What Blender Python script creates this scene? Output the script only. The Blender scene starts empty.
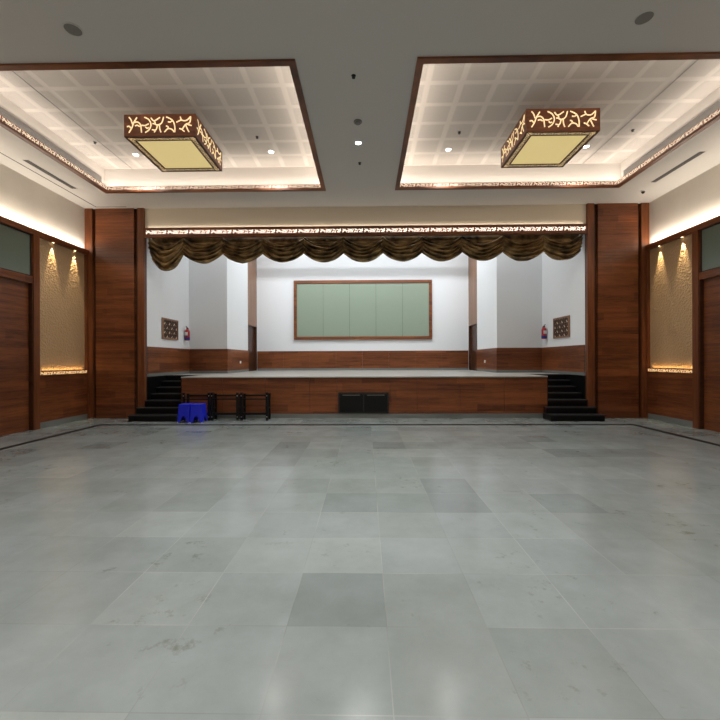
import bpy, math, random
from mathutils import Matrix, Vector
random.seed(7)
C = bpy.context.scene.collection
PI = math.pi

# ------------------------------------------------------------------ mesh builder
class MB:
    def __init__(s): s.v = []; s.f = []
    def add(s, vs, fs):
        n = len(s.v); s.v += [tuple(p) for p in vs]; s.f += [tuple(i + n for i in f) for f in fs]
    def box(s, x0, x1, y0, y1, z0, z1):
        if x0 > x1: x0, x1 = x1, x0
        if y0 > y1: y0, y1 = y1, y0
        if z0 > z1: z0, z1 = z1, z0
        s.add([(x0,y0,z0),(x1,y0,z0),(x1,y1,z0),(x0,y1,z0),(x0,y0,z1),(x1,y0,z1),(x1,y1,z1),(x0,y1,z1)],
              [(0,3,2,1),(4,5,6,7),(0,1,5,4),(1,2,6,5),(2,3,7,6),(3,0,4,7)])
        return s
    def frustum(s, c, r0, r1, z0, z1, n=20, cap=True):
        a = [2*PI*i/n for i in range(n)]
        vs = [(c[0]+r0*math.cos(t), c[1]+r0*math.sin(t), z0) for t in a] + [(c[0]+r1*math.cos(t), c[1]+r1*math.sin(t), z1) for t in a]
        fs = [(i,(i+1)%n,n+(i+1)%n,n+i) for i in range(n)]
        if cap: fs += [tuple(range(n))[::-1], tuple(range(n,2*n))]
        s.add(vs, fs); return s
    def lathe(s, c, prof, n=20):
        for (r0,z0),(r1,z1) in zip(prof, prof[1:]):
            s.frustum(c, max(r0,1e-4), max(r1,1e-4), z0, z1, n, cap=False)
        return s
    def tube(s, pts, r, n=8):
        pts = [Vector(p) for p in pts]; rings = []
        for i, p in enumerate(pts):
            t = (pts[min(i+1,len(pts)-1)] - pts[max(i-1,0)]).normalized()
            u = t.cross(Vector((0,0,1)))
            if u.length < 1e-3: u = t.cross(Vector((0,1,0)))
            u.normalize(); w = t.cross(u)
            rings.append([p + u*r*math.cos(2*PI*k/n) + w*r*math.sin(2*PI*k/n) for k in range(n)])
        vs = [q for rg in rings for q in rg]; fs = []
        for i in range(len(rings)-1):
            for k in range(n): fs.append((i*n+k, i*n+(k+1)%n, (i+1)*n+(k+1)%n, (i+1)*n+k))
        fs += [tuple(range(n))[::-1], tuple((len(rings)-1)*n+k for k in range(n))]
        s.add(vs, fs); return s
    def ribbon(s, pts, w, t, M):
        # flat stroke of width w raised by t; M maps (u,v,depth) to a point
        n = len(pts); vs = []
        for i,(u,v) in enumerate(pts):
            a = pts[max(i-1,0)]; b = pts[min(i+1,n-1)]
            dx, dy = b[0]-a[0], b[1]-a[1]; l = math.hypot(dx,dy) or 1
            nx, ny = -dy/l*w/2, dx/l*w/2
            vs += [M(u-nx,v-ny,0), M(u+nx,v+ny,0), M(u+nx,v+ny,t), M(u-nx,v-ny,t)]
        fs = []
        for i in range(n-1):
            for k in range(4): fs.append((i*4+k, i*4+(k+1)%4, i*4+4+(k+1)%4, i*4+4+k))
        fs += [(0,1,2,3), ((n-1)*4+3,(n-1)*4+2,(n-1)*4+1,(n-1)*4)]
        s.add(vs, fs)
    def build(s, name, mat, parent=None, bevel=0, smooth=False, loc=None):
        me = bpy.data.meshes.new(name); me.from_pydata(s.v, [], s.f)
        import bmesh
        bm = bmesh.new(); bm.from_mesh(me); bmesh.ops.recalc_face_normals(bm, faces=bm.faces); bm.to_mesh(me); bm.free()
        if mat: me.materials.append(mat)
        if smooth:
            for p in me.polygons: p.use_smooth = True
        o = bpy.data.objects.new(name, me); C.objects.link(o)
        if parent: o.parent = parent
        if loc: o.location = loc
        if bevel:
            m = o.modifiers.new('bevel','BEVEL'); m.width = bevel; m.segments = 2; m.limit_method = 'ANGLE'
        return o

def tag(o, label=None, cat=None, group=None, kind=None):
    if label: o['label'] = label
    if cat: o['category'] = cat
    if group: o['group'] = group
    if kind: o['kind'] = kind
    return o
def thing(name, label, cat, loc=(0,0,0), group=None, kind=None):
    o = bpy.data.objects.new(name, None); C.objects.link(o); o.location = loc; o.empty_display_size = .1
    return tag(o, label, cat, group, kind)
def struct(o): o['kind'] = 'structure'; return o
def dup(root, loc, label=None, group=None):
    r = root.copy(); C.objects.link(r); r.location = loc
    if label: r['label'] = label
    if group: r['group'] = group
    for ch in list(root.children):
        c = ch.copy(); C.objects.link(c); c.parent = r
        for g in list(ch.children):
            d = g.copy(); C.objects.link(d); d.parent = c
    return r

# ------------------------------------------------------------------ materials
def newmat(name):
    m = bpy.data.materials.new(name); m.use_nodes = True
    nt = m.node_tree; b = nt.nodes['Principled BSDF']
    return m, nt, b
def plain(name, col, rough=.5, metal=0, spec=.5, bump=0, bscale=60, var=0):
    m, nt, b = newmat(name)
    b.inputs['Base Color'].default_value = (*col,1); b.inputs['Roughness'].default_value = rough
    b.inputs['Metallic'].default_value = metal; b.inputs['Specular IOR Level'].default_value = spec
    if bump or var:
        g = nt.nodes.new('ShaderNodeNewGeometry'); n = nt.nodes.new('ShaderNodeTexNoise'); n.inputs['Scale'].default_value = bscale
        nt.links.new(g.outputs['Position'], n.inputs['Vector'])
        if bump:
            bp = nt.nodes.new('ShaderNodeBump'); bp.inputs['Strength'].default_value = bump; bp.inputs['Distance'].default_value = .01
            nt.links.new(n.outputs['Fac'], bp.inputs['Height']); nt.links.new(bp.outputs['Normal'], b.inputs['Normal'])
        if var:
            n2 = nt.nodes.new('ShaderNodeTexNoise'); n2.inputs['Scale'].default_value = 1.2; n2.inputs['Detail'].default_value = 5
            nt.links.new(g.outputs['Position'], n2.inputs['Vector'])
            r = nt.nodes.new('ShaderNodeValToRGB')
            r.color_ramp.elements[0].position = .3; r.color_ramp.elements[1].position = .7
            r.color_ramp.elements[0].color = (*[c*(1-var) for c in col],1); r.color_ramp.elements[1].color = (*[min(1,c*(1+var)) for c in col],1)
            nt.links.new(n2.outputs['Fac'], r.inputs['Fac']); nt.links.new(r.outputs['Color'], b.inputs['Base Color'])
    return m
def emit(name, col, strength, base=None):
    m, nt, b = newmat(name)
    b.inputs['Base Color'].default_value = (*(base or col),1); b.inputs['Roughness'].default_value = .6
    b.inputs['Emission Color'].default_value = (*col,1); b.inputs['Emission Strength'].default_value = strength
    return m
def wood(name, dark, light, scale=(.55,.55,9), rough=.38, plank=True):
    m, nt, b = newmat(name); N = nt.nodes.new; L = nt.links.new
    g = N('ShaderNodeNewGeometry'); mp = N('ShaderNodeMapping'); mp.inputs['Scale'].default_value = scale
    L(g.outputs['Position'], mp.inputs['Vector'])
    n1 = N('ShaderNodeTexNoise'); n1.inputs['Scale'].default_value = 1.0; n1.inputs['Detail'].default_value = 6; n1.inputs['Roughness'].default_value = .6; n1.inputs['Distortion'].default_value = .7
    L(mp.outputs['Vector'], n1.inputs['Vector'])
    mp2 = N('ShaderNodeMapping'); mp2.inputs['Scale'].default_value = tuple(c*5 for c in scale); L(g.outputs['Position'], mp2.inputs['Vector'])
    n2 = N('ShaderNodeTexNoise'); n2.inputs['Scale'].default_value = 1.6; n2.inputs['Detail'].default_value = 4; L(mp2.outputs['Vector'], n2.inputs['Vector'])
    mx = N('ShaderNodeMath'); mx.operation = 'MULTIPLY_ADD'; mx.inputs[1].default_value = .35; L(n2.outputs['Fac'], mx.inputs[0])
    mm = N('ShaderNodeMath'); mm.operation = 'MULTIPLY'; mm.inputs[1].default_value = .65; L(n1.outputs['Fac'], mm.inputs[0]); L(mm.outputs[0], mx.inputs[2])
    src = mx.outputs[0]
    if plank:   # veneer strips differ a little in tone
        sx = N('ShaderNodeSeparateXYZ'); L(g.outputs['Position'], sx.inputs[0])
        d = N('ShaderNodeMath'); d.operation = 'DIVIDE'; d.inputs[1].default_value = .19; L(sx.outputs['Z'], d.inputs[0])
        fl = N('ShaderNodeMath'); fl.operation = 'FLOOR'; L(d.outputs[0], fl.inputs[0])
        ad = N('ShaderNodeMath'); ad.operation = 'ADD'; L(sx.outputs['X'], ad.inputs[0]); L(sx.outputs['Y'], ad.inputs[1])
        wn0 = N('ShaderNodeTexWhiteNoise'); wn0.noise_dimensions = '1D'; L(fl.outputs[0], wn0.inputs['W'])
        a2 = N('ShaderNodeMath'); a2.operation = 'MULTIPLY_ADD'; a2.inputs[1].default_value = 1.4; L(wn0.outputs['Value'], a2.inputs[0])
        L(ad.outputs[0], a2.inputs[2])
        dv = N('ShaderNodeMath'); dv.operation = 'DIVIDE'; dv.inputs[1].default_value = 1.3; L(a2.outputs[0], dv.inputs[0])
        f2 = N('ShaderNodeMath'); f2.operation = 'FLOOR'; L(dv.outputs[0], f2.inputs[0])
        cb = N('ShaderNodeCombineXYZ'); L(fl.outputs[0], cb.inputs[0]); L(f2.outputs[0], cb.inputs[1])
        wn = N('ShaderNodeTexWhiteNoise'); L(cb.outputs[0], wn.inputs['Vector'])
        pm = N('ShaderNodeMath'); pm.operation = 'MULTIPLY_ADD'; pm.inputs[1].default_value = .16; L(wn.outputs['Value'], pm.inputs[0]); L(src, pm.inputs[2])
        sb = N('ShaderNodeMath'); sb.operation = 'SUBTRACT'; sb.inputs[1].default_value = .08; L(pm.outputs[0], sb.inputs[0]); src = sb.outputs[0]
    r = N('ShaderNodeValToRGB'); r.color_ramp.elements[0].position = .34; r.color_ramp.elements[1].position = .66
    r.color_ramp.elements[0].color = (*dark,1); r.color_ramp.elements[1].color = (*light,1)
    L(src, r.inputs['Fac']); L(r.outputs['Color'], b.inputs['Base Color'])
    b.inputs['Roughness'].default_value = rough; b.inputs['Specular IOR Level'].default_value = .4
    return m

M_wood = wood('walnut_veneer', (.080,.022,.008), (.265,.084,.027), scale=(.5,.5,11))
M_woodv = wood('walnut_veneer_upright', (.10,.029,.010), (.24,.076,.025), scale=(9,9,.55), plank=False)
M_wooddk = wood('dark_walnut', (.045,.016,.007), (.085,.032,.015), plank=False)
M_woodlt = wood('brown_oak', (.20,.10,.055), (.32,.17,.10), scale=(6,6,.5), plank=False)
M_ceil = plain('ceiling_paint', (.62,.595,.56), .9, spec=.1)
M_wall = plain('cream_wallpaper', (.74,.685,.61), .85, spec=.15, bump=.15, bscale=25, var=.06)
M_beige = plain('beige_bulkhead', (.74,.65,.52), .9, spec=.1)
M_white = plain('white_stage_paint', (.80,.81,.82), .8, spec=.15)
M_granite = plain('black_granite', (.0035,.0035,.004), .3, spec=.3)
M_tread = plain('black_granite_nosing', (.022,.022,.023), .35, spec=.4)
M_skirt = plain('grey_stone_skirting', (.17,.18,.17), .45, var=.1)
M_deck = plain('grey_stage_stone', (.44,.435,.40), .3, var=.12)
M_inlay = plain('dark_inlay_stone', (.012,.009,.008), .6, spec=.08)
M_black = plain('black_painted_steel', (.004,.004,.004), .45, spec=.3)
M_gasket = plain('black_gasket', (.012,.012,.012), .6)
M_green = plain('grey_green_lacquered_glass', (.15,.185,.15), .25, spec=.5)
M_board = plain('pale_green_board_glass', (.28,.34,.265), .2, spec=.5)
M_blue = plain('blue_plastic', (.010,.022,.62), .4)
M_red = plain('red_enamel', (.42,.015,.02), .3)
M_navy = plain('navy_band', (.02,.03,.20), .5)
M_chrome = plain('bright_steel', (.7,.7,.7), .3, metal=1)
M_plast = plain('white_plastic', (.8,.8,.78), .4)
M_greyplast = plain('grey_speaker_mesh', (.22,.21,.19), .7)
M_dkslot = plain('dark_slot', (.03,.026,.022), .7)
M_greygrille = plain('grey_aluminium_grille', (.20,.19,.18), .5)
M_gold = plain('cream_backing', (.75,.62,.45), .6)
M_fret = emit('lit_cream_cutout', (1.0,.70,.36), .85, (.9,.75,.5))
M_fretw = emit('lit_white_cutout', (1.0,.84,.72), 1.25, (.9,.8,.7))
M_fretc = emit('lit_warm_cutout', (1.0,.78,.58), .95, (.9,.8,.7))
M_frets = emit('lit_amber_cutout', (1.0,.62,.28), .85, (.9,.7,.45))
M_fretd = emit('dim_cream_cutout', (1.0,.72,.36), .5, (.8,.62,.4))
M_diff = emit('lantern_diffuser', (1.0,.76,.30), .50, (.7,.6,.35))
M_lamp = emit('lit_lamp_lens', (1.0,.95,.88), 18)
M_spot = emit('lit_spot_lens', (1.0,.80,.45), 12)

def ribbed(name, col, n_axis, pitch, depth=.25, rough=.5):
    m, nt, b = newmat(name); N = nt.nodes.new; L = nt.links.new
    g = N('ShaderNodeNewGeometry'); sx = N('ShaderNodeSeparateXYZ'); L(g.outputs['Position'], sx.inputs[0])
    d = N('ShaderNodeMath'); d.operation = 'MULTIPLY'; d.inputs[1].default_value = 2*PI/pitch; L(sx.outputs[n_axis], d.inputs[0])
    sn = N('ShaderNodeMath'); sn.operation = 'SINE'; L(d.outputs[0], sn.inputs[0])
    bp = N('ShaderNodeBump'); bp.inputs['Strength'].default_value = depth; bp.inputs['Distance'].default_value = .02
    L(sn.outputs[0], bp.inputs['Height']); L(bp.outputs['Normal'], b.inputs['Normal'])
    b.inputs['Base Color'].default_value = (*col,1); b.inputs['Roughness'].default_value = rough
    return m

# floor: 600 mm polished stone slabs
def floor_mat():
    m, nt, b = newmat('polished_grey_stone_tiles'); N = nt.nodes.new; L = nt.links.new
    def math_(op, a, bb=None, c=None):
        n = N('ShaderNodeMath'); n.operation = op
        for i, x in enumerate((a,bb,c)):
            if x is None: continue
            if isinstance(x,(int,float)): n.inputs[i].default_value = x
            else: L(x, n.inputs[i])
        return n.outputs[0]
    g = N('ShaderNodeNewGeometry'); sx = N('ShaderNodeSeparateXYZ'); L(g.outputs['Position'], sx.inputs[0])
    tx = math_('DIVIDE', math_('SUBTRACT', sx.outputs['X'], .174), .6)
    ty = math_('DIVIDE', math_('SUBTRACT', sx.outputs['Y'], 2.40), .6)
    # some rows are shifted by a third of a slab
    iy = math_('FLOOR', ty)
    wr = N('ShaderNodeTexWhiteNoise'); wr.noise_dimensions = '1D'; L(iy, wr.inputs['W'])
    ix = math_('FLOOR', tx)
    fx = math_('FRACT', tx); fy = math_('FRACT', ty)
    cb = N('ShaderNodeCombineXYZ'); L(ix, cb.inputs[0]); L(iy, cb.inputs[1])
    w1 = N('ShaderNodeTexWhiteNoise'); L(cb.outputs[0], w1.inputs['Vector'])
    # bigger slabs: pairs of tiles share a tone
    ix2 = math_('FLOOR', math_('DIVIDE', math_('ADD', ix, math_('MULTIPLY', math_('FLOOR', math_('MULTIPLY', wr.outputs['Value'], 2)), 1)), 2))
    cb2 = N('ShaderNodeCombineXYZ'); L(ix2, cb2.inputs[0]); L(iy, cb2.inputs[1]); cb2.inputs[2].default_value = 7
    w2 = N('ShaderNodeTexWhiteNoise'); L(cb2.outputs[0], w2.inputs['Vector'])
    tone = math_('ADD', math_('MULTIPLY', w1.outputs['Value'], .4), math_('MULTIPLY', w2.outputs['Value'], .6))
    r = N('ShaderNodeValToRGB'); L(tone, r.inputs['Fac'])
    r.color_ramp.elements[0].position = .12; r.color_ramp.elements[0].color = (.168,.196,.195,1)
    r.color_ramp.elements[1].position = .9; r.color_ramp.elements[1].color = (.250,.282,.272,1)
    e = r.color_ramp.elements.new(.3); e.color = (.212,.240,.231,1)
    e = r.color_ramp.elements.new(.6); e.color = (.222,.253,.253,1)
    # cloudy mineral tone
    n1 = N('ShaderNodeTexNoise'); n1.inputs['Scale'].default_value = 1.7; n1.inputs['Detail'].default_value = 7; n1.inputs['Roughness'].default_value = .65
    L(g.outputs['Position'], n1.inputs['Vector'])
    cl = N('ShaderNodeValToRGB'); cl.color_ramp.elements[0].position = .3; cl.color_ramp.elements[0].color = (.86,.86,.85,1)
    cl.color_ramp.elements[1].position = .7; cl.color_ramp.elements[1].color = (1.09,1.09,1.10,1); L(n1.outputs['Fac'], cl.inputs['Fac'])
    mx = N('ShaderNodeMix'); mx.data_type = 'RGBA'; mx.blend_type = 'MULTIPLY'; mx.inputs['Factor'].default_value = 1
    L(r.outputs['Color'], mx.inputs['A']); L(cl.outputs['Color'], mx.inputs['B'])
    # rare brownish stains
    n2 = N('ShaderNodeTexNoise'); n2.inputs['Scale'].default_value = 6.5; n2.inputs['Detail'].default_value = 6; n2.inputs['Roughness'].default_value = .7
    L(g.outputs['Position'], n2.inputs['Vector'])
    n3 = N('ShaderNodeTexNoise'); n3.inputs['Scale'].default_value = 1.1; L(g.outputs['Position'], n3.inputs['Vector'])
    st = math_('MULTIPLY', n2.outputs['Fac'], math_('ADD', n3.outputs['Fac'], .45))
    sr = N('ShaderNodeValToRGB'); sr.color_ramp.elements[0].position = .605; sr.color_ramp.elements[0].color = (1,1,1,1)
    sr.color_ramp.elements[1].position = .76; sr.color_ramp.elements[1].color = (.62,.60,.52,1); L(st, sr.inputs['Fac'])
    mx2 = N('ShaderNodeMix'); mx2.data_type = 'RGBA'; mx2.blend_type = 'MULTIPLY'; mx2.inputs['Factor'].default_value = 1; L(sr.outputs['Color'], mx2.inputs['B']); L(mx.outputs['Result'], mx2.inputs['A'])
    # grout
    gx = math_('MINIMUM', fx, math_('SUBTRACT', 1, fx)); gy = math_('MINIMUM', fy, math_('SUBTRACT', 1, fy))
    gd = math_('MINIMUM', gx, gy)
    gm = math_('LESS_THAN', gd, .0045)
    n4 = N('ShaderNodeTexNoise'); n4.inputs['Scale'].default_value = 2.3; L(g.outputs['Position'], n4.inputs['Vector'])
    gfac = math_('MULTIPLY', gm, math_('MULTIPLY', n4.outputs['Fac'], .6))
    gc = N('ShaderNodeValToRGB'); gc.color_ramp.elements[0].position = .42; gc.color_ramp.elements[0].color = (.13,.125,.11,1)
    gc.color_ramp.elements[1].position = .58; gc.color_ramp.elements[1].color = (.46,.45,.41,1)
    n5 = N('ShaderNodeTexNoise'); n5.inputs['Scale'].default_value = .9; L(g.outputs['Position'], n5.inputs['Vector']); L(n5.outputs['Fac'], gc.inputs['Fac'])
    mx3 = N('ShaderNodeMix'); mx3.data_type = 'RGBA'; L(gfac, mx3.inputs['Factor']); L(mx2.outputs['Result'], mx3.inputs['A']); L(gc.outputs['Color'], mx3.inputs['B'])
    L(mx3.outputs['Result'], b.inputs['Base Color'])
    rr = N('ShaderNodeMapRange'); rr.inputs['From Min'].default_value = .3; rr.inputs['From Max'].default_value = .7
    rr.inputs['To Min'].default_value = .165; rr.inputs['To Max'].default_value = .245; L(n1.outputs['Fac'], rr.inputs['Value'])
    L(rr.outputs['Result'], b.inputs['Roughness']); b.inputs['Specular IOR Level'].default_value = .5
    bp = N('ShaderNodeBump'); bp.inputs['Strength'].default_value = .02; bp.inputs['Distance'].default_value = .02; L(n1.outputs['Fac'], bp.inputs['Height']); L(bp.outputs['Normal'], b.inputs['Normal'])
    return m
M_floor = floor_mat()

# perforated acoustic ceiling tiles: plain margin round a pierced field
def tile_mat(x0):
    m, nt, b = newmat('perforated_ceiling_tiles'); N = nt.nodes.new; L = nt.links.new
    def math_(op, a, bb=None):
        n = N('ShaderNodeMath'); n.operation = op
        for i, x in enumerate((a,bb)):
            if x is None: continue
            if isinstance(x,(int,float)): n.inputs[i].default_value = x
            else: L(x, n.inputs[i])
        return n.outputs[0]
    g = N('ShaderNodeNewGeometry'); sx = N('ShaderNodeSeparateXYZ'); L(g.outputs['Position'], sx.inputs[0])
    fx = math_('FRACT', math_('DIVIDE', math_('SUBTRACT', sx.outputs['X'], x0), .6)); fy = math_('FRACT', math_('DIVIDE', math_('SUBTRACT', sx.outputs['Y'], 7.06), .6))
    ex = math_('MINIMUM', fx, math_('SUBTRACT', 1, fx)); ey = math_('MINIMUM', fy, math_('SUBTRACT', 1, fy))
    e = math_('MINIMUM', ex, ey)
    fld = N('ShaderNodeMapRange'); fld.inputs['From Min'].default_value = .075; fld.inputs['From Max'].default_value = .095; L(e, fld.inputs['Value'])
    hx = math_('SUBTRACT', math_('FRACT', math_('MULTIPLY', sx.outputs['X'], 50)), .5); hy = math_('SUBTRACT', math_('FRACT', math_('MULTIPLY', sx.outputs['Y'], 50)), .5)
    rr = math_('ADD', math_('MULTIPLY', hx, hx), math_('MULTIPLY', hy, hy))
    hole = math_('LESS_THAN', rr, .10)
    f = math_('MULTIPLY', fld.outputs['Result'], hole)
    mx = N('ShaderNodeMix'); mx.data_type = 'RGBA'; L(f, mx.inputs['Factor'])
    mx.inputs['A'].default_value = (.57,.54,.50,1); mx.inputs['B'].default_value = (.27,.255,.235,1)
    L(mx.outputs['Result'], b.inputs['Base Color']); b.inputs['Roughness'].default_value = .9; b.inputs['Specular IOR Level'].default_value = .1
    return m

# dimpled tan wallcovering
def dimple_mat():
    m, nt, b = newmat('tan_dimpled_wallcovering'); N = nt.nodes.new; L = nt.links.new
    g = N('ShaderNodeNewGeometry'); v = N('ShaderNodeTexVoronoi'); v.inputs['Scale'].default_value = 22; L(g.outputs['Position'], v.inputs['Vector'])
    bp = N('ShaderNodeBump'); bp.inputs['Strength'].default_value = .6; bp.inputs['Distance'].default_value = .03; L(v.outputs['Distance'], bp.inputs['Height'])
    L(bp.outputs['Normal'], b.inputs['Normal'])
    b.inputs['Base Color'].default_value = (.52,.35,.19,1); b.inputs['Roughness'].default_value = .5
    return m
M_dimple = dimple_mat()

def fabric_mat():
    m, nt, b = newmat('bronze_satin'); N = nt.nodes.new; L = nt.links.new
    g = N('ShaderNodeNewGeometry'); n = N('ShaderNodeTexNoise'); n.inputs['Scale'].default_value = 3.5; n.inputs['Detail'].default_value = 5
    L(g.outputs['Position'], n.inputs['Vector'])
    r = N('ShaderNodeValToRGB'); r.color_ramp.elements[0].position = .35; r.color_ramp.elements[0].color = (.07,.042,.018,1)
    r.color_ramp.elements[1].position = .7; r.color_ramp.elements[1].color = (.44,.29,.125,1)  # dark-to-gold range widened to suggest fold shadows and highlights
    L(n.outputs['Fac'], r.inputs['Fac']); L(r.outputs['Color'], b.inputs['Base Color'])
    b.inputs['Roughness'].default_value = .36; b.inputs['Specular IOR Level'].default_value = .5; b.inputs['Metallic'].default_value = .55
    return m
M_fabric = fabric_mat()

# ------------------------------------------------------------------ lights
def area(name, loc, direction, sx, sy, power, col=(1,.9,.78), spread=180):
    l = bpy.data.lights.new(name,'AREA'); l.shape = 'RECTANGLE'; l.size = sx; l.size_y = sy; l.energy = power; l.color = col; l.spread = math.radians(spread)
    o = bpy.data.objects.new(name, l); C.objects.link(o)
    z = -Vector(direction).normalized(); x = Vector((1,0,0)); x = (x - z*x.dot(z)).normalized(); y = z.cross(x)   # size runs along X, size_y along Y
    o.matrix_world = Matrix(((x.x,y.x,z.x,loc[0]),(x.y,y.y,z.y,loc[1]),(x.z,y.z,z.z,loc[2]),(0,0,0,1)))
    return o
def spot(name, loc, direction, power, angle, col=(1,.93,.83), blend=.5, radius=.04):
    l = bpy.data.lights.new(name,'SPOT'); l.energy = power; l.color = col; l.spot_size = math.radians(angle); l.spot_blend = blend; l.shadow_soft_size = radius
    o = bpy.data.objects.new(name, l); C.objects.link(o); o.location = loc
    o.rotation_euler = Vector(direction).to_track_quat('-Z','Y').to_euler()
    return o

# ------------------------------------------------------------------ the vine pattern
RAW = [[(50,192),(68,165),(80,135),(100,105)],[(50,103),(62,116),(72,142)],[(38,158),(52,155),(62,166)],
       [(82,134),(105,132),(122,150),(128,192)],[(88,154),(102,150),(116,158)],
       [(145,104),(172,118),(186,146),(175,176),(150,193)],[(172,142),(150,152),(128,150)],[(152,160),(162,168),(172,164)],
       [(186,108),(206,126),(242,106)],[(206,126),(212,140),(196,142)],[(264,104),(252,138),(226,150),(204,140)],
       [(226,150),(216,178),(192,176)],[(212,182),(206,192)],[(238,146),(240,172),(248,193)],
       [(280,104),(318,124),(332,158),(332,193)],[(290,132),(304,134),(318,126)],[(268,192),(290,172),(314,176),(328,192)],[(278,156),(290,160),(292,170)],
       [(342,136),(360,128),(374,122)],[(366,104),(376,124),(404,126),(430,104)],[(430,104),(424,138),(398,150),(376,180)],
       [(360,172),(374,176),(392,190)],[(398,150),(410,176),(420,193)],[(436,156),(420,152),(404,146)]]
def smooth_path(p, k):
    if len(p) < 3: return p
    out = []
    for i in range(len(p)-1):
        p0 = p[max(i-1,0)]; p1 = p[i]; p2 = p[i+1]; p3 = p[min(i+2,len(p)-1)]
        for j in range(k):
            t = j/k
            out.append(tuple(.5*((2*p1[a])+(-p0[a]+p2[a])*t+(2*p0[a]-5*p1[a]+4*p2[a]-p3[a])*t*t+(-p0[a]+3*p1[a]-3*p2[a]+p3[a])*t**3) for a in (0,1)))
    out.append(p[-1]); return out
VINE = [[((x-30)/418, (200-y)/104) for x,y in s] for s in RAW]      # u 0..1, v 0..1
def vines(mb, M, length, height, reps, w, t, k=3, pick=1):
    for r in range(reps):
        for s in VINE[::pick]:
            pts = smooth_path([((r+u)*length/reps, v*height) for u,v in s], k)
            mb.ribbon(pts, w, t, M)

# ================================================================== THE HALL
H = 5.84            # flat ceiling height
COF = {'left': (-6.47,-.93), 'right': (.79,6.29)}
CY0, CY1 = 5.61, 9.95
ZP = 6.47           # coffer ceiling height
BACK = -7.0
WX = 7.75

struct(MB().box(-WX-.2,WX+.2,BACK,18,-.2,0).build('floor', M_floor))
# dark stone inlay line set in the floor
iv = MB()
iv.box(-6.66,6.64,9.80,9.96,-.002,.003); iv.box(-6.66,-6.53,BACK,9.80,-.002,.003); iv.box(6.51,6.64,BACK,9.80,-.002,.003)
struct(iv.build('trim_1', M_inlay))
# flat ceiling with two coffers cut out
cm = MB()
xs = [-WX-.2, COF['left'][0], COF['left'][1], COF['right'][0], COF['right'][1], WX+.2]
cm.box(xs[0],xs[5],BACK,CY0,H,H+.08); cm.box(xs[0],xs[5],CY1,11.05,H,H+.08)
for i in (0,2,4): cm.box(xs[i],xs[i+1],CY0,CY1,H,H+.08)
struct(cm.build('ceiling', M_ceil))
SB = .17  # cove set-back
for side,(x0,x1) in COF.items():
    a0,a1,b0,b1 = x0-SB+.06,x1+SB-.06,CY0-SB+.06,CY1+SB-.06
    w = MB()
    w.box(a0-.05,a0,b0-.05,b1+.05,H+.08,ZP+.05); w.box(a1,a1+.05,b0-.05,b1+.05,H+.08,ZP+.05)
    w.box(a0,a1,b0-.05,b0,H+.08,ZP+.05); w.box(a0,a1,b1,b1+.05,H+.08,ZP+.05)
    struct(w.build('ceiling_coffer_'+side, M_ceil))
    struct(MB().box(a0,a1,b0,b1,ZP,ZP+.04).build('ceiling_tiles_'+side, tile_mat(-2.60 if side=='left' else 2.36)))
    # narrow dark slot dividing the tile field from its margin
    sxp = -5.86 if side == 'left' else 5.47
    struct(MB().box(sxp-.008,sxp+.008,b0,b1,ZP-.004,ZP).build('trim_2' if side=='left' else 'trim_3', M_greygrille))

# side walls
for side, s in (('left',-1),('right',1)):
    struct(MB().box(s*WX,s*(WX+.2),BACK,11.12,0,H).build('wall_'+side, M_wall))
struct(MB().box(-WX,WX,BACK-.2,BACK,0,H).build('wall_back', M_wall))

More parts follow.
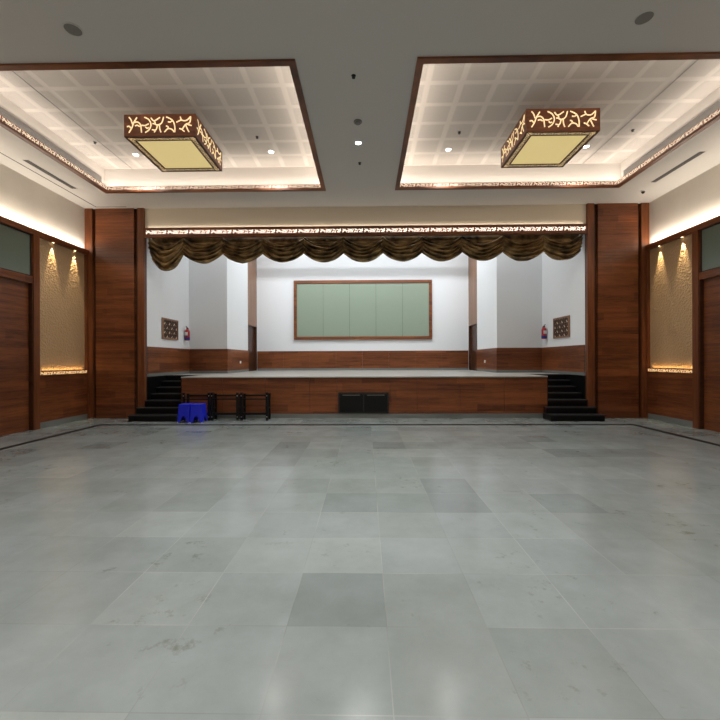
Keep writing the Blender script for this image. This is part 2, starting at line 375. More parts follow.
TN = 4
for side, s in (('left',-1),('right',1)):
    q = s*.06
    # long header rail under the cove, posts and wood lining
    struct(MB().box(s*7.64,s*WX,BACK,10.975,4.54,4.67).build('trim_%d'%TN, M_wood)); TN += 1
    struct(MB().box(s*7.63,s*WX,9.19+q,9.36+q,0,4.54).build('trim_%d'%TN, M_woodv)); TN += 1
    struct(MB().box(s*7.63,s*WX,7.05,7.20,0,4.54).build('trim_%d'%TN, M_woodv)); TN += 1
    struct(MB().box(s*7.65,s*WX,BACK,7.05,0,4.54).build('trim_%d'%TN, M_wood)); TN += 1
    struct(MB().box(s*7.65,s*WX,9.36+q,10.92,0,.14).build('baseboard_'+side, M_skirt))
    # door with header and transom
    d = struct(thing('door_1' if side=='left' else 'door_2', None, None))
    MB().box(s*7.735,s*WX,7.20,9.19+q,0.004,3.40).build('door_leaf', M_wood, d)
    MB().box(s*7.65,s*WX,7.20,9.19+q,3.40,3.56).build('door_header', M_wood, d)
    MB().box(s*7.65,s*7.735,9.165+q,9.19+q,0.004,3.40).build('door_jamb', M_wooddk, d)
    if side == 'right':
        MB().box(s*7.66,s*7.734,8.15,8.62,3.30,3.37).build('door_closer', M_chrome, d, bevel=.005)
    w = struct(thing('window_1' if side=='left' else 'window_2', None, None))
    MB().box(s*7.695,s*7.71,7.23,9.16+q,3.59,4.51).build('window_pane', M_green, w)
    fr = MB(); fr.box(s*7.69,s*WX,7.20,7.23,3.56,4.54); fr.box(s*7.69,s*WX,9.16+q,9.19+q,3.56,4.54); fr.box(s*7.69,s*WX,7.23,9.16+q,3.56,3.59); fr.box(s*7.69,s*WX,7.23,9.16+q,4.51,4.54)
    fr.build('window_gasket', M_gasket, w)
    # lit niche beside the pilaster
    n = thing('wall_niche', 'tan textured wall niche lit by two spots, beside the %s pilaster' % side, 'wall niche', (s*7.7,10.14,0), 'lit niches in the side walls')
    X = lambda a: s*(a-7.7)
    MB().box(X(7.72),X(WX),-.78+q,.78,1.36,4.54).build('textured_panel', M_dimple, n)
    MB().box(X(7.645),X(WX),.78,.838,0,4.54).build('end_post', M_woodv, n)
    MB().box(X(7.66),X(WX),-.78+q,.78,.14,1.25).build('lower_panel', M_wood, n)
    lg = MB().box(X(7.645),X(WX),-.78+q,.78,1.25,1.36).build('ledge', M_wood, n)
    fm = MB(); vines(fm, lambda u,v,dd: (X(7.645)-s*dd, -.77+q+u, 1.262+v), 1.54-q, .085, 4, .009, .004, 2)
    fm.build('carved_strip', M_frets, lg)
    # two little spots in the soffit of the rail
    for k, yy in enumerate((9.78,10.53)):
        t = thing('niche_spotlight', ('nearer' if k==0 else 'farther') + ' warm spotlight washing the tan niche on the %s wall' % side, 'spotlight', (s*7.685,yy,4.54), 'spotlights over the side niches')
        MB().lathe((0,0), [(.034,0),(.034,-.008),(.022,-.008)], 16).build('bezel', M_chrome, t)
        MB().frustum((0,0), .021,.021,-.006,-.0005,16).build('lens', M_spot, t)
        spot('niche_beam', (s*7.665,yy,4.525), (s*.12,0,-1), 105, 36, (1,.80,.50), .45, .012)
    area('niche_ledge_glow', (s*7.69,10.14,1.372), (s*.15,0,1), .03, 1.38, 1.6, (1,.58,.22))
    area('wall_cove', (s*7.665,(BACK+10.9)/2,4.69), (s*.05,0,1), .03, 10.9-BACK, 135, (1,.88,.74))

# ------------------------------------------------------------------ pilasters
for side, s in (('left',-1),('right',1)):
    p = thing('pilaster', 'tall wood-clad pilaster with upright edge strips on the %s side of the stage' % side, 'pilaster', (s*6.93,11.1,0), 'pilasters framing the stage')
    X = lambda a: s*(a-6.93)
    MB().box(X(6.09),X(WX),-.02,.02,0,H).build('core', M_wooddk, p)
    MB().box(X(6.38),X(7.46),-.10,-.02,.004,H-.002).build('face_panel', M_wood, p)
    MB().box(X(6.09),X(6.27),-.12,-.02,.004,H-.002).build('edge_strip', M_woodv, p)
    MB().box(X(7.54),X(WX-.002),-.12,-.02,.004,H-.002).build('edge_strip', M_woodv, p)

# ------------------------------------------------------------------ proscenium head
struct(MB().box(-6.09,6.09,11.05,11.30,5.29,7.4).build('wall_proscenium', M_beige))
fb = thing('fascia_beam', 'long brown fascia beam with a glowing carved strip above the stage curtain', 'beam', (0,11.1,5.02))
MB().box(-6.09,6.09,-.10,-.03,0,.27).build('board', M_wood, fb)
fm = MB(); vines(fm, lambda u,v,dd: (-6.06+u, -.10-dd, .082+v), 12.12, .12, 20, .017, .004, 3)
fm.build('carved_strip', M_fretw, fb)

area('bulkhead_fill', (0,11.025,5.30), (0,.0,1), 12, .03, 6, (1,.88,.74))  # uplight added on the fascia top to brighten the bulkhead
# ------------------------------------------------------------------ swag valance
vt = thing('swag_valance', 'bronze satin swag valance hanging in scallops across the stage opening', 'valance curtain', (0,11.30,0))
SW = [145.5,184,223.5,263,304,343.5,383,422,461.5,502,543,581]
SX = [max(-6.05,min(6.05,(lambda q: q+.055-.0175*q*q/11.25)((p-365.6)*11.25/400))) for p in SW]
for i in range(11):
    xa, xb = SX[i], SX[i+1]
    nu, nv = 40, 84
    hl, hr = .48, .48            # drop at the two gathers
    s0, s1 = .24, .265
    if i == 0: hl, hr, s1 = .69, .48, .37
    if i == 10: hr, s1 = .50, .26
    vs = []; fs = []
    ph = random.uniform(0,1)
    for a in range(nu+1):
        u = a/nu; bell = 4*u*(1-u)
        for c in range(nv+1):
            v = c/nv
            hj = (hl+(hr-hl)*u)*v
            z = 5.09 - hj - bell*(s0+(s1-s0)*v)
            nf = 4.6
            wob = .10*math.sin(5*u+i*1.7+v*3)+.05*math.sin(11*u+i*2.3)
            q = v*nf + wob*2 + ph*.5
            w_ = q - math.floor(q)
            fold = math.sin(PI*w_**.62)               # each pleat rolls out and tucks under the next
            amp = .105*(.45+.55*bell) * (1 if v > .04 else v/.04)
            y = -.035 - amp*fold - .07*math.sin(PI*min(1,v*1.05))*(.5+.5*bell) - .03*(1-bell)
            y += .012*math.sin(v*40+u*9+i)
            xx = xa-.02 + (xb-xa+.04)*u
            y += .012*(i%2)
            if i == 0: xx += .12*v*v*(1-u)
            if i == 10: xx -= .06*v*u
            vs.append((xx, y, z))
    for a in range(nu):
        for c in range(nv):
            q = a*(nv+1)+c; fs.append((q,q+1,q+nv+2,q+nv+1))
    mb = MB(); mb.add(vs, fs)
    o = mb.build('swag', M_fabric, vt, smooth=True)
    sd = o.modifiers.new('thickness','SOLIDIFY'); sd.thickness = .008
bk = MB(); nn = 220     # flat cloth behind the swags
vs = []; fs = []
for k in range(nn+1):
    x = SX[0]+.02 + (SX[-1]-SX[0]-.04)*k/nn; yy = -.012+.008*math.sin(k*1.9)
    vs += [(x,yy,5.09),(x,yy,4.80)]
for k in range(nn): fs.append((2*k,2*k+1,2*k+3,2*k+2))
bk.add(vs,fs); o = bk.build('backing_cloth', M_fabric, vt, smooth=True); sd = o.modifiers.new('thickness','SOLIDIFY'); sd.thickness = .006
hb = MB().box(SX[0]+.02,SX[-1]-.02,.0,.03,5.04,5.10).build('heading_rail', M_wooddk, vt)

# ================================================================== THE STAGE
ST = 1.15
struct(MB().box(-4.76,4.55,17.6,17.8,ST,7.4).build('wall_stage_back', M_white))
struct(MB().box(-6.29,-6.09,11.13,14.0,ST,7.4).build('wall_stage_left', M_white))
struct(MB().box(6.09,6.29,11.13,14.0,ST,7.4).build('wall_stage_right', M_white))
wl = MB(); wl.box(-6.09,-4.76,13.8,14.0,ST,7.4); wl.box(-4.96,-4.76,14.0,16.3,ST,7.4); wl.box(-4.96,-4.76,17.55,17.8,ST,7.4)
struct(wl.build('wall_wing_left', M_white))
wr = MB(); wr.box(4.55,6.09,13.8,14.0,ST,7.4); wr.box(4.55,4.75,14.0,16.3,ST,7.4); wr.box(4.55,4.75,17.55,17.8,ST,7.4)
struct(wr.build('wall_wing_right', M_white))
struct(MB().box(-6.29,6.29,11.3,17.8,7.4,7.5).build('ceiling_stage', M_white))
# wood wainscot and stone skirting round the stage
def wains(x0,x1,y0,y1,n):
    struct(MB().box(x0,x1,y0,y1,ST+.09,2.0).build('trim_%d'%n, M_wood))
def sk(x0,x1,y0,y1,nm):
    struct(MB().box(x0,x1,y0,y1,ST,ST+.09).build('baseboard_'+nm, M_skirt))
t = .025
wains(-6.09,-6.09+t,11.13,13.8,TN); wains(6.09-t,6.09,11.13,13.8,TN+1)
wains(-6.09+t,-4.76,13.8-t,13.8,TN+2); wains(4.55,6.09-t,13.8-t,13.8,TN+3)
wains(-4.76,-4.76+t,13.8-t,16.25,TN+4); wains(4.55-t,4.55,13.8-t,16.25,TN+5)
wb = MB()
for k in range(8):
    xa = -4.74+k*9.27/8; wb.box(xa+.001, xa+9.27/8-.001, 17.6-t, 17.6, ST+.09, 2.0)
struct(wb.build('trim_%d'%(TN+6), M_wood))
sk(-6.09,-6.09+t,11.13,13.8,'stage_left'); sk(6.09-t,6.09,11.13,13.8,'stage_right')
sk(-6.09+t,-4.76,13.8-t,13.8,'wing_left'); sk(4.55,6.09-t,13.8-t,13.8,'wing_right')
sk(-4.76,-4.76+t,13.8-t,16.25,'inner_left'); sk(4.55-t,4.55,13.8-t,16.25,'inner_right'); sk(-4.74,4.53,17.6-t,17.6,'stage_back')
# side doorways near the stage back, with wood over-panels
for nm, s, x in (('door_3',-1,-4.76),('door_4',1,4.55)):
    d = struct(thing(nm, None, None))
    MB().box(x-s*.01,x+s*.12,16.25,17.56,3.06,7.3).build('over_panel', M_woodlt, d)
    MB().box(x+s*.09,x+s*.13,16.31,17.50,ST+.002,3.06).build('door_leaf', M_wooddk, d)
    fr = MB(); fr.box(x-s*.01,x+s*.12,16.25,16.31,ST+.002,3.06); fr.box(x-s*.01,x+s*.12,17.50,17.56,ST+.002,3.06)
    fr.build('door_frame', M_wooddk, d)
    MB().tube([(x+s*.05,16.40,ST+.95),(x+s*.05,16.52,ST+.95)], .012).build('door_handle', M_chrome, d)

stage = thing('stage_platform', 'raised stage with wood-panelled front and grey stone top', 'stage', (0,11,0))
SL, SR = -5.06, 5.0
dk = MB(); dk.box(SL,SR,-.03,1.5,ST-.03,ST); dk.box(-6.085,6.085,1.5,2.8,ST-.03,ST); dk.box(-4.755,4.545,2.8,6.6,ST-.03,ST)
dk.build('deck', M_deck, stage)
MB().box(SL+.02,SR-.02,.02,1.5,.13,ST-.03).build('core', M_gasket, stage)
MB().box(SL,SR,.0,1.5,0,.13).build('plinth', M_skirt, stage)
HX0,HX1,HZ0,HZ1 = -.705,.675,.14,.70
joints = [SL,-3.92,-2.73,-1.50,-.75,.72,1.47,2.62,3.83,SR]
for a,b in zip(joints, joints[1:]):
    m = MB(); g = .004
    if a < -.5 < b:
        m.box(a+g,b-g,-.005,.02,HZ1+.01,ST-.035)
        m.box(a+g,HX0-.006,-.005,.02,.135,HZ1+.01); m.box(HX1+.006,b-g,-.005,.02,.135,HZ1+.01)
    else: m.box(a+g,b-g,-.005,.02,.135,ST-.035)
    m.build('front_panel', M_wood, stage)
for x in (SL,SR):
    sgn = -1 if x < 0 else 1
    MB().box(x,x+sgn*.02,.0,1.5,0,ST-.05).build('side_cladding', M_granite, stage)
ht = thing('stage_hatch', 'black two-panel hatch low in the middle of the stage front', 'hatch', (-.015,10.99,.137))
fr = MB(); hw = (HX1-HX0)/2-.004
fr.box(-hw,hw,-.008,.01,0,.03); fr.box(-hw,hw,-.008,.01,.53,.56); fr.box(-hw,-hw+.03,-.008,.01,.03,.53); fr.box(hw-.03,hw,-.008,.01,.03,.53); fr.box(-.015,.015,-.008,.01,.03,.53)
fr.build('hatch_frame', M_gasket, ht)
for a,b in ((-hw+.03,-.015),(.015,hw-.03)):
    pn = MB().box(a+.002,b-.002,-.002,.008,.032,.528).build('hatch_panel', M_granite, ht)
    MB().box(a+.08,b-.08,-.008,-.002,.49,.505).build('pull_bar', M_greygrille, pn)

# steps, seven risers in a recess at each end
R = ST/7
for side, s in (('left',-1),('right',1)):
    e = abs(SL) if s < 0 else SR
    e += .022
    st = thing('stage_steps', 'black granite steps climbing to the stage beside the %s pilaster' % side, 'steps', (s*5.55,11.0,0), 'granite steps at the stage ends')
    X = lambda a: s*(a-5.55)
    for k in range(7):
        y0 = -.62 + .30*k
        i0, i1 = (e-.20, 6.20) if k == 0 else (e-.18, 6.16) if k == 1 else (e, 6.088)
        yend = 1.48
        if k < 2: yend = -.125
        z0 = R*k
        m = MB().box(X(i0),X(i1),y0+.03,(-.125 if k<2 else 1.2 if k==6 else y0+.62 if k<6 else 1.49),z0 if k<2 else z0,z0+R-.03)
        o = m.build('step', M_granite, st)
        MB().box(X(i0),X(i1),y0,(-.125 if k<2 else min(1.49,y0+.36)),z0+R-.03,z0+R-(.001 if k==6 else 0)).build('nosing', M_tread, o)
    MB().box(X(6.06),X(6.088),.31,2.3,.0,ST-.035).build('side_slab', M_granite, st) if False else None
    MB().box(X(e),X(6.088),-.02,.28,.0,R*2).build('under_block', M_granite, st)
# granite lining of the recess walls, up to the stage floor
for nm, s in (('left',-1),('right',1)):
    struct(MB().box(s*6.09,s*6.29,11.13,13.8,0,ST).build('wall_steps_'+nm, M_granite))

# green board on the back wall
bd = thing('wall_board', 'wide pale green glass board in a brown frame on the stage back wall', 'board', (-.08,17.56,2.5))
bw, bh, ft = 3.03, 2.60, .13
fr = MB(); fr.box(-bw,bw,-.05,.038,0,ft); fr.box(-bw,bw,-.05,.038,bh-ft,bh); fr.box(-bw,-bw+ft,-.05,.038,ft,bh-ft); fr.box(bw-ft,bw,-.05,.038,ft,bh-ft)
fr.build('frame', M_wood, bd, bevel=.008)
pw = (2*bw-2*ft)/5
for k in range(5):
    a = -bw+ft+k*pw
    MB().box(a+.004,a+pw-.004,-.01,.02,ft+.002,bh-ft-.002).build('glass_panel', M_board, bd)
MB().box(-bw+ft,bw-ft,.021,.037,ft,bh-ft).build('backing', M_gasket, bd)

# carved vents, extinguishers and sockets
for side, s in (('left',-1),('right',1)):
    v = thing('lattice_panel', 'square carved wood lattice panel on the white %s stage wall' % side, 'lattice panel', (s*6.088,12.42,2.26), 'lattice panels on the stage walls')
    L_, H_ = 1.0, .64
    fr = MB(); fr.box(0,-s*.04,-.5,.5,0,.05); fr.box(0,-s*.04,-.5,.5,H_-.05,H_); fr.box(0,-s*.04,-.5,-.45,.05,H_-.05); fr.box(0,-s*.04,.45,.5,.05,H_-.05)
    fr.build('frame', M_woodlt, v)
    MB().box(0,-s*.01,-.45,.45,.05,H_-.05).build('backing', M_gold, v)
    lt = MB(); MM = lambda u,w,dd: (-s*(.011+dd), -.45+u, .05+w)
    ny, nz = 6, 4; cw, chh = .90/ny, (H_-.10)/nz
    for a in range(ny):
        for c in range(nz):
            cx, cz = (a+.5)*cw, (c+.5)*chh
            sg = 1 if (a+c)%2 else -1
            lt.ribbon([(cx-cw/2, cz-sg*chh/2), (cx+cw/2, cz+sg*chh/2)], .045, .018, MM)
            lt.ribbon([(cx-cw/2, cz+sg*chh/2), (cx-.01, cz+sg*.02)], .04, .017, MM)
            ring = [(cx+.052*math.cos(q*PI/5), cz+.052*math.sin(q*PI/5)) for q in range(8)]
            lt.ribbon(ring, .028, .014, MM)
    lt.build('lattice', M_wooddk, v)
    yy = 13.45
    f = thing('fire_extinguisher', 'red fire extinguisher hung on the white %s stage wall' % side, 'fire extinguisher', (s*(6.09-.095),yy,2.28), 'extinguishers on the stage walls')
    MB().lathe((0,0), [(0,.0),(.075,.0),(.08,.02),(.08,.30),(.065,.35),(.03,.385),(.028,.40),(0,.40)], 20).build('cylinder', M_red, f, smooth=True)
    MB().lathe((0,0), [(.0815,.02),(.0825,.03),(.0825,.10),(.0815,.11)], 20).build('base_band', M_navy, f)
    vv = MB(); vv.box(-.02,.02,-.02,.02,.40,.435); vv.tube([(0,0,.44),(0,-.10,.475)], .011); vv.tube([(0,0,.425),(0,-.09,.425)], .009)
    vv.build('valve', M_black, f)
    MB().tube([(0,.02,.42),(0,.09,.41),(0,.115,.33),(0,.10,.22),(0,.095,.14)], .011).build('hose', M_black, f, smooth=True)
    MB().box(-.05,.05,-.0845,-.079,.17,.28).build('paper_label', M_plast, f)
    MB().box(s*.075,s*.096,-.03,.03,.26,.33).build('wall_bracket', M_chrome, f)
    sx_ = -4.735 if s < 0 else 4.525
    so = thing('socket_plate', 'white socket plate on the wood wainscot near the %s stage doorway' % side, 'socket', (sx_, 15.18 if s<0 else 15.1, 1.53), 'socket plates on the stage wainscot')
    MB().box(0,-s*.012,-.075,.075,-.05,.05).build('plate', M_plast, so, bevel=.004)
    MB().box(-s*.012,-s*.016,-.02,.02,-.02,.02).build('switch', M_plast, so)

# ================================================================== CEILING PIECES
lantern0 = None
for side,(x0,x1) in COF.items():
    cx = (x0+x1)/2
    fr = thing('coffer_frame', 'brown moulded frame with glowing carved strip edging the %s ceiling recess' % side, 'ceiling frame', (0,0,H), 'frames of the ceiling recesses')
    FW, FD = .10, .03
    m = MB(); m.box(x0,x1,CY0,CY0+FW,-FD,.0); m.box(x0,x1,CY1-FW,CY1,-FD,.0); m.box(x0,x0+FW,CY0+FW,CY1-FW,-FD,.0); m.box(x1-FW,x1,CY0+FW,CY1-FW,-FD,.0)
    m.build('moulding', M_wooddk if False else M_wood, fr)
    u = MB(); th = .02; hh = .10
    i0,i1,j0,j1 = x0+FW,x1-FW,CY0+FW,CY1-FW
    u.box(i0-th,i1+th,j0-th,j0,0,hh); u.box(i0-th,i1+th,j1,j1+th,0,hh); u.box(i0-th,i0,j0,j1,0,hh); u.box(i1,i1+th,j0,j1,0,hh)
    u.build('upstand', M_wood, fr)
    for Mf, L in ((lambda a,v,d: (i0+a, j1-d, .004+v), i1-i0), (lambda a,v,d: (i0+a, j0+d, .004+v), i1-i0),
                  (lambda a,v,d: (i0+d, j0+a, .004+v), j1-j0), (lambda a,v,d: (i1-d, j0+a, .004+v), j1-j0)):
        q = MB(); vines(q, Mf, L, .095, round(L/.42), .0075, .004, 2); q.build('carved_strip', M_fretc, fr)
    # cove strips lying on the ledge behind the upstand
    zc = H+.115
    for nm, loc, dr, ax, ay, pw_ in (('cove', (cx,CY1-.01,zc), (0,-.35,1), x1-x0, .04, 26), ('cove', (cx,CY0+.01,zc), (0,.35,1), x1-x0, .04, 26),
                                ('cove', (x0+.01,(CY0+CY1)/2,zc), (.35,0,1), .04, CY1-CY0, 20), ('cove', (x1-.01,(CY0+CY1)/2,zc), (-.35,0,1), .04, CY1-CY0, 20)):
        area(nm, loc, dr, ax, ay, pw_, (1,.86,.74))
    # long linear grille in the outer cove wall
    s = -1 if side == 'left' else 1
    gx = (x0-SB+.06) if s < 0 else (x1+SB-.06)
    gr = thing('linear_grille', 'long grey air grille along the outer wall of the %s ceiling recess' % side, 'air grille', (gx,7.7,H+.20), 'linear grilles in the ceiling recesses')
    fm = MB(); fm.box(0,-s*.02,-2.0,2.22,0,.02); fm.box(0,-s*.02,-2.0,2.22,.16,.18); fm.box(0,-s*.02,-2.0,-1.98,.02,.16); fm.box(0,-s*.02,2.20,2.22,.02,.16)
    fm.build('grille_frame', M_greygrille, gr)
    sl = MB(); 
    for k in range(5): sl.box(-s*.003,-s*.016,-1.98,2.20,.03+k*.026,.042+k*.026)
    sl.build('slats', M_greygrille, gr)
    MB().box(0,-s*.003,-1.98,2.20,.02,.16).build('dark_back', M_dkslot, gr)
    # slot diffuser in the flat ceiling near the wall
    dx = -7.1 if s < 0 else 6.95
    sd = thing('slot_diffuser', 'dark slot air diffuser in the flat ceiling along the %s wall' % side, 'air diffuser', (dx,9.0,H+.002), 'slot diffusers by the side walls')
    fm = MB(); fm.box(-.075,.075,-.72,.72,-.006,0); fm.build('trim', M_ceil, sd)
    MB().box(-.055,.055,-.70,.70,-.010,-.006).build('slot', M_dkslot, sd)
    fm = MB()
    for k in (-.03,0,.03): fm.box(k-.004,k+.004,-.70,.70,-.014,-.010)
    fm.build('blade', M_greygrille, sd)
    # lantern
    LW, LH = 1.29, .40
    lx = -3.63 if s < 0 else 3.545
    if lantern0 is None:
        la = lantern0 = thing('ceiling_lantern', 'boxy wood lantern with glowing vine cutouts in the left ceiling recess', 'ceiling lamp', (lx,7.78,5.62), 'box lanterns under the ceiling')
        h = LW/2; la.scale = (1,1.04,1)
        b = MB(); tt = .02
        b.box(-h,h,-h,-h+tt,0,LH); b.box(-h,h,h-tt,h,0,LH); b.box(-h,-h+tt,-h+tt,h-tt,0,LH); b.box(h-tt,h,-h+tt,h-tt,0,LH)
        b.box(-h+tt,h-tt,-h+tt,h-tt,LH-.02,LH-.001)
        b.build('box_body', M_wood, la)
        for Mf in (lambda a,v,d: (-h+.03+a, -h-d, .05+v), lambda a,v,d: (h-.03-a, h+d, .05+v), lambda a,v,d: (-h-d, h-.03-a, .05+v), lambda a,v,d: (h+d, -h+.03+a, .05+v)):
            q = MB(); vines(q, Mf, LW-.06, .325, 1, .021, .004, 5); q.build('vine_cutout', M_fret, la)
        bb = .15; q = MB()
        q.box(-h+tt,h-tt,-h+tt,-h+bb,.004,.02); q.box(-h+tt,h-tt,h-bb,h-tt,.004,.02); q.box(-h+tt,-h+bb,-h+bb,h-bb,.004,.02); q.box(h-bb,h-tt,-h+bb,h-bb,.004,.02)
        bo = q.build('bottom_border', M_wooddk, la)
        q = MB(); Lr = LW-.06
        for Mf in (lambda a,v,d: (-h+.03+a, -h+.045+v, .004-d), lambda a,v,d: (-h+.03+a, h-.045-v, .004-d), lambda a,v,d: (-h+.045+v, -h+.03+a, .0035-d), lambda a,v,d: (h-.045-v, -h+.03+a, .0035-d)):
            vines(q, Mf, Lr, .075, 5, .0032, .003, 2)
        q.build('border_fretwork', M_fretd, bo)
        MB().box(-h+bb,h-bb,-h+bb,h-bb,.006,.016).build('diffuser', M_diff, la)
        for px in (-.3,.3):
            for py in (.18,): MB().tube([(px,py,LH-.002),(px,py,ZP-5.62-.03)], .012).build('hanging_rod', M_wooddk, la)
        for px in (-.3,.3):
            for py in (.18,): MB().frustum((px,py),.03,.03,ZP-5.62-.03,ZP-5.62-.002,12).build('ceiling_rose', M_ceil, la)
    else:
        dup(lantern0, (lx,7.78,5.62), 'boxy wood lantern with glowing vine cutouts in the right ceiling recess')

# downlights
def downlight(x, y, z, label, power, group='lit downlights in the ceiling', ang=110):
    t = thing('downlight', label, 'downlight', (x,y,z), group)
    MB().lathe((0,0), [(.075,0),(.075,-.006),(.058,-.010),(.056,-.004)], 24).build('trim_ring', M_plast, t)
    MB().frustum((0,0), .055,.055,-.006,-.001,24).build('lens', M_lamp, t)
    spot('down_beam', (x,y,z-.02), (0,0,-1), power, ang, (1,.98,.955), .7, .04)
PD = 265
downlight(-5.36,9.35,ZP,'lit downlight left of the lantern in the left ceiling recess',PD)
downlight(-2.145,9.30,ZP,'lit downlight right of the lantern in the left ceiling recess',PD)
downlight(1.98,9.30,ZP,'lit downlight left of the lantern in the right ceiling recess',PD)
downlight(5.11,9.24,ZP,'lit downlight right of the lantern in the right ceiling recess',PD)
downlight(-.08,7.8,H,'lit downlight in the flat ceiling strip between the two recesses',PD)
# unseen rows of beams without fixtures, added to light the near half of the hall
for x in (-5.6,-2.2,-.135,2.0,5.4):
    for y in (3.4,.0,-3.5): spot('down_beam', (x,y,H-.03), (0,0,-1), PD*(1.0 if y > 1 else .75), 120, (1,.98,.955), .7, .05)

def sprinkler(x, y, z, label):
    t = thing('sprinkler', label, 'sprinkler', (x,y,z+.002), 'small sprinkler heads in the ceiling')
    MB().lathe((0,0), [(.034,0),(.034,-.006),(.012,-.010)], 14).build('escutcheon', M_black, t)
    m = MB(); m.frustum((0,0),.010,.010,-.030,-.006,10); m.build('body', M_black, t)
    MB().frustum((0,0),.026,.026,-.038,-.032,14).build('deflector', M_black, t)
sprinkler(-.115,5.96,H,'small dark sprinkler in the flat strip nearest the camera between the recesses')
sprinkler(-.065,8.6,H,'small dark sprinkler just beyond the downlight between the two recesses')
sprinkler(-5.96,8.8,ZP,'tiny sprinkler near the outer edge of the left ceiling recess')
sprinkler(-2.30,8.67,ZP,'tiny sprinkler right of the lantern in the left ceiling recess')
sprinkler(2.07,8.6,ZP,'tiny sprinkler left of the lantern in the right ceiling recess')
sprinkler(5.74,8.6,ZP,'tiny sprinkler near the outer edge of the right ceiling recess')
def speaker(x,y,label):
    t = thing('ceiling_speaker', label, 'speaker', (x,y,H), 'round speakers in the near ceiling')
    MB().lathe((0,0), [(.115,0),(.115,-.006),(.10,-.010),(.098,-.004)], 28).build('rim', M_ceil, t)
    MB().lathe((0,0), [(.099,-.004),(.06,-.011),(.0,-.013)], 28).build('mesh_cover', M_greyplast, t)
speaker(-3.675,5.05,'round grey ceiling speaker in front of the left ceiling recess')
speaker(3.525,5.03,'round grey ceiling speaker in front of the right ceiling recess')
t = thing('smoke_detector', 'grey round smoke detector before the downlight between the two recesses', 'smoke detector', (-.075,7.11,H))
MB().lathe((0,0), [(.075,0),(.075,-.015),(.06,-.022)], 24).build('base', M_greyplast, t)
MB().lathe((0,0), [(.055,-.022),(.05,-.04),(.0,-.045)], 24).build('sensor_cap', M_greyplast, t)
t = thing('dome_camera', 'small dark dome camera in the ceiling above the right pilaster', 'camera', (7.05,10.2,H+.002))
MB().lathe((0,0), [(.05,0),(.05,-.02),(.045,-.025)], 20).build('base', M_plast, t)
MB().lathe((0,0), [(.04,-.025),(.036,-.055),(.02,-.075),(.0,-.08)], 20).build('dome', M_black, t, smooth=True)
# thin dark groove along the ceiling on the left
gv = MB(); gv.box(-7.37,-7.35,2,10.9,H-.004,H); gv.box(-7.35,-6.52,10.88,10.90,H-.004,H)
struct(gv.build('trim_50', M_dkslot))

# ================================================================== FURNITURE
def stool(loc, label, rot=0):
    t = thing('plastic_stool', label, 'stool', loc, 'blue plastic stools by the steps'); t.rotation_euler = (0,0,rot)
    hb, ht_, hz = .165, .135, .475
    m = MB()
    n = 12
    for k in range(4):   # four tapered walls, each with an arched opening at the floor
        ca, sa = math.cos(k*PI/2), math.sin(k*PI/2)
        def P(u, z, inn=0):
            hwid = hb + (ht_-hb)*z/hz - inn
            x, y = u*hwid, -hwid
            return (x*ca-y*sa, x*sa+y*ca, z)
        for inn in (0,.006):
            cols = [i/n*2-1 for i in range(n+1)]
            vs=[]; fs=[]
            for u in cols:
                zb = 0 if abs(u) > .52 else .17*math.sqrt(max(0,1-(u/.52)**2))
                vs += [P(u,zb,inn), P(u,hz-.02,inn)]
            for i in range(n): fs.append((2*i,2*i+2,2*i+3,2*i+1))
            m.add(vs, fs)
    m.build('leg_shell', M_blue, t)
    s_ = MB().box(-ht_-.006,ht_+.006,-ht_-.006,ht_+.006,hz-.03,hz).build('seat', M_blue, t, bevel=.012)
    for a in (-1,1):
        for b in (-1,1): MB().frustum((a*(hb-.016),b*(hb-.016)), .018,.015,0,.025,10).build('foot_pad', M_plast, t)
stool((-4.64,10.36,0), 'blue plastic stool nearest the black granite steps')
stool((-4.305,10.34,0), 'blue plastic stool in front of the black steel frames')

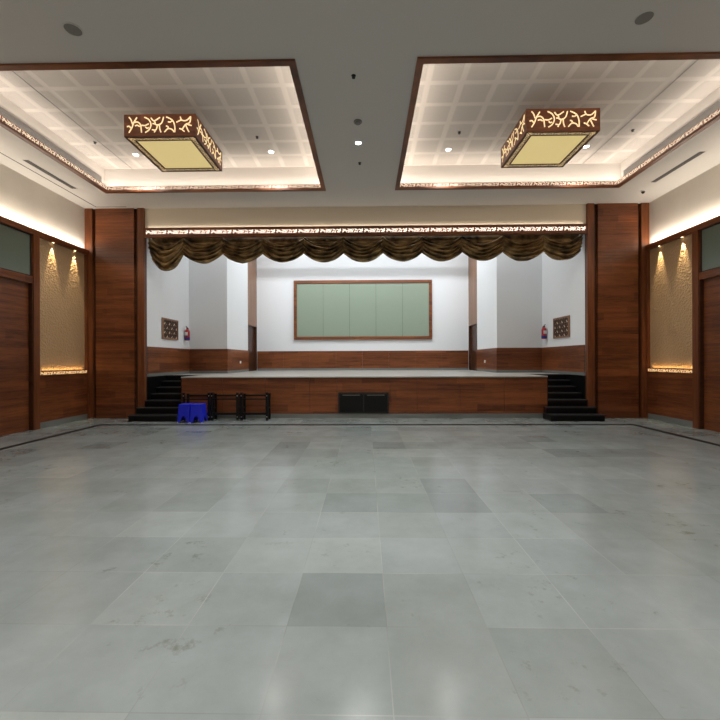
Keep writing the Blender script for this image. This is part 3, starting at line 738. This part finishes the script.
def rack(x, label):
    t = thing('steel_frame', label, 'metal frame', (x,10.72,0), 'black steel frames before the stage')
    hw, hd = .34, .13
    for sx in (-1,1):
        for sy in (-1,1):
            o = MB().box(sx*hw-.03,sx*hw+.03,sy*hd-.025,sy*hd+.025,0,.745 if sy<0 else .70).build('leg', M_black, t, bevel=.004)
            q = MB()
            for z in (.10,.68): q.frustum((0,0),.014,.014,0,.006,10)
            me = MB()
            for z in (.10,.66):
                for i in range(1):
                    cx_, cy_ = sx*hw, sy*hd-.025
                    a = [2*PI*j/10 for j in range(10)]
                    me.add([(cx_+.014*math.cos(w), cy_-.005, z+.014*math.sin(w)) for w in a]+[(cx_+.014*math.cos(w), cy_+.001, z+.014*math.sin(w)) for w in a],
                           [tuple(range(10))]+[(j,(j+1)%10,10+(j+1)%10,10+j) for j in range(10)])
            if sy < 0: me.build('bolt', M_chrome, o)
    for sx in (-1,1):
        MB().box(sx*hw-.012,sx*hw+.012,-hd+.025,hd-.025,.30,.34).build('side_rail', M_black, t)
    MB().box(-hw+.03,hw-.03,-hd-.012,-hd+.012,.555,.585).build('top_rail', M_black, t)
    MB().box(-hw+.03,hw-.03,-hd-.015,-hd+.015,.15,.21).build('bottom_rail', M_black, t)
    MB().box(-hw+.03,hw-.03,hd-.012,hd+.012,.62,.67).build('back_rail', M_black, t)
    MB().box(-hw+.03,hw-.03,hd-.012,hd+.012,.13,.17).build('back_rail', M_black, t)
rack(-4.47, 'black steel frame behind the two blue stools')
rack(-3.71, 'middle of three black steel frames standing before the stage')
rack(-2.92, 'black steel frame farthest from the blue stools and nearest the hatch')

# ================================================================== STAGE LIGHT
struct(MB().box(-4.6,4.4,16.58,16.63,6.08,6.36).build('trim_60', M_white))  # bar hidden behind the valance, added to cast the grey band on the back wall
for x in (-3,0,3):
    area('stage_light', (x,15.2,7.35), (0,.45,-1), 1.6, .5, 78, (.92,.96,1.0), 150)
area('stage_batten', (0,12.4,7.3), (0,.7,-1), 9, .3, 205, (.92,.96,1.0))

# ================================================================== CAMERA
cam = bpy.data.cameras.new('camera'); cam.sensor_width = 36; cam.lens = 20.0; cam.shift_x = 1/720; cam.shift_y = 0
co = bpy.data.objects.new('camera', cam); C.objects.link(co)
co.matrix_world = Matrix.Translation((.055,0,1.6)) @ Matrix.Rotation(math.radians(1.0),4,'Z') @ Matrix.Rotation(PI/2,4,'X') @ Matrix.Rotation(math.radians(-.2),4,'Z')
cam.clip_start = .05; cam.clip_end = 100
sc = bpy.context.scene; sc.camera = co
w = bpy.data.worlds.new('world'); w.use_nodes = True; w.node_tree.nodes['Background'].inputs[0].default_value = (0,0,0,1); sc.world = w
sc.view_settings.view_transform = 'Standard'; sc.view_settings.look = 'None'; sc.view_settings.exposure = 0.0; sc.view_settings.gamma = 1
sc.view_settings.use_curve_mapping = False
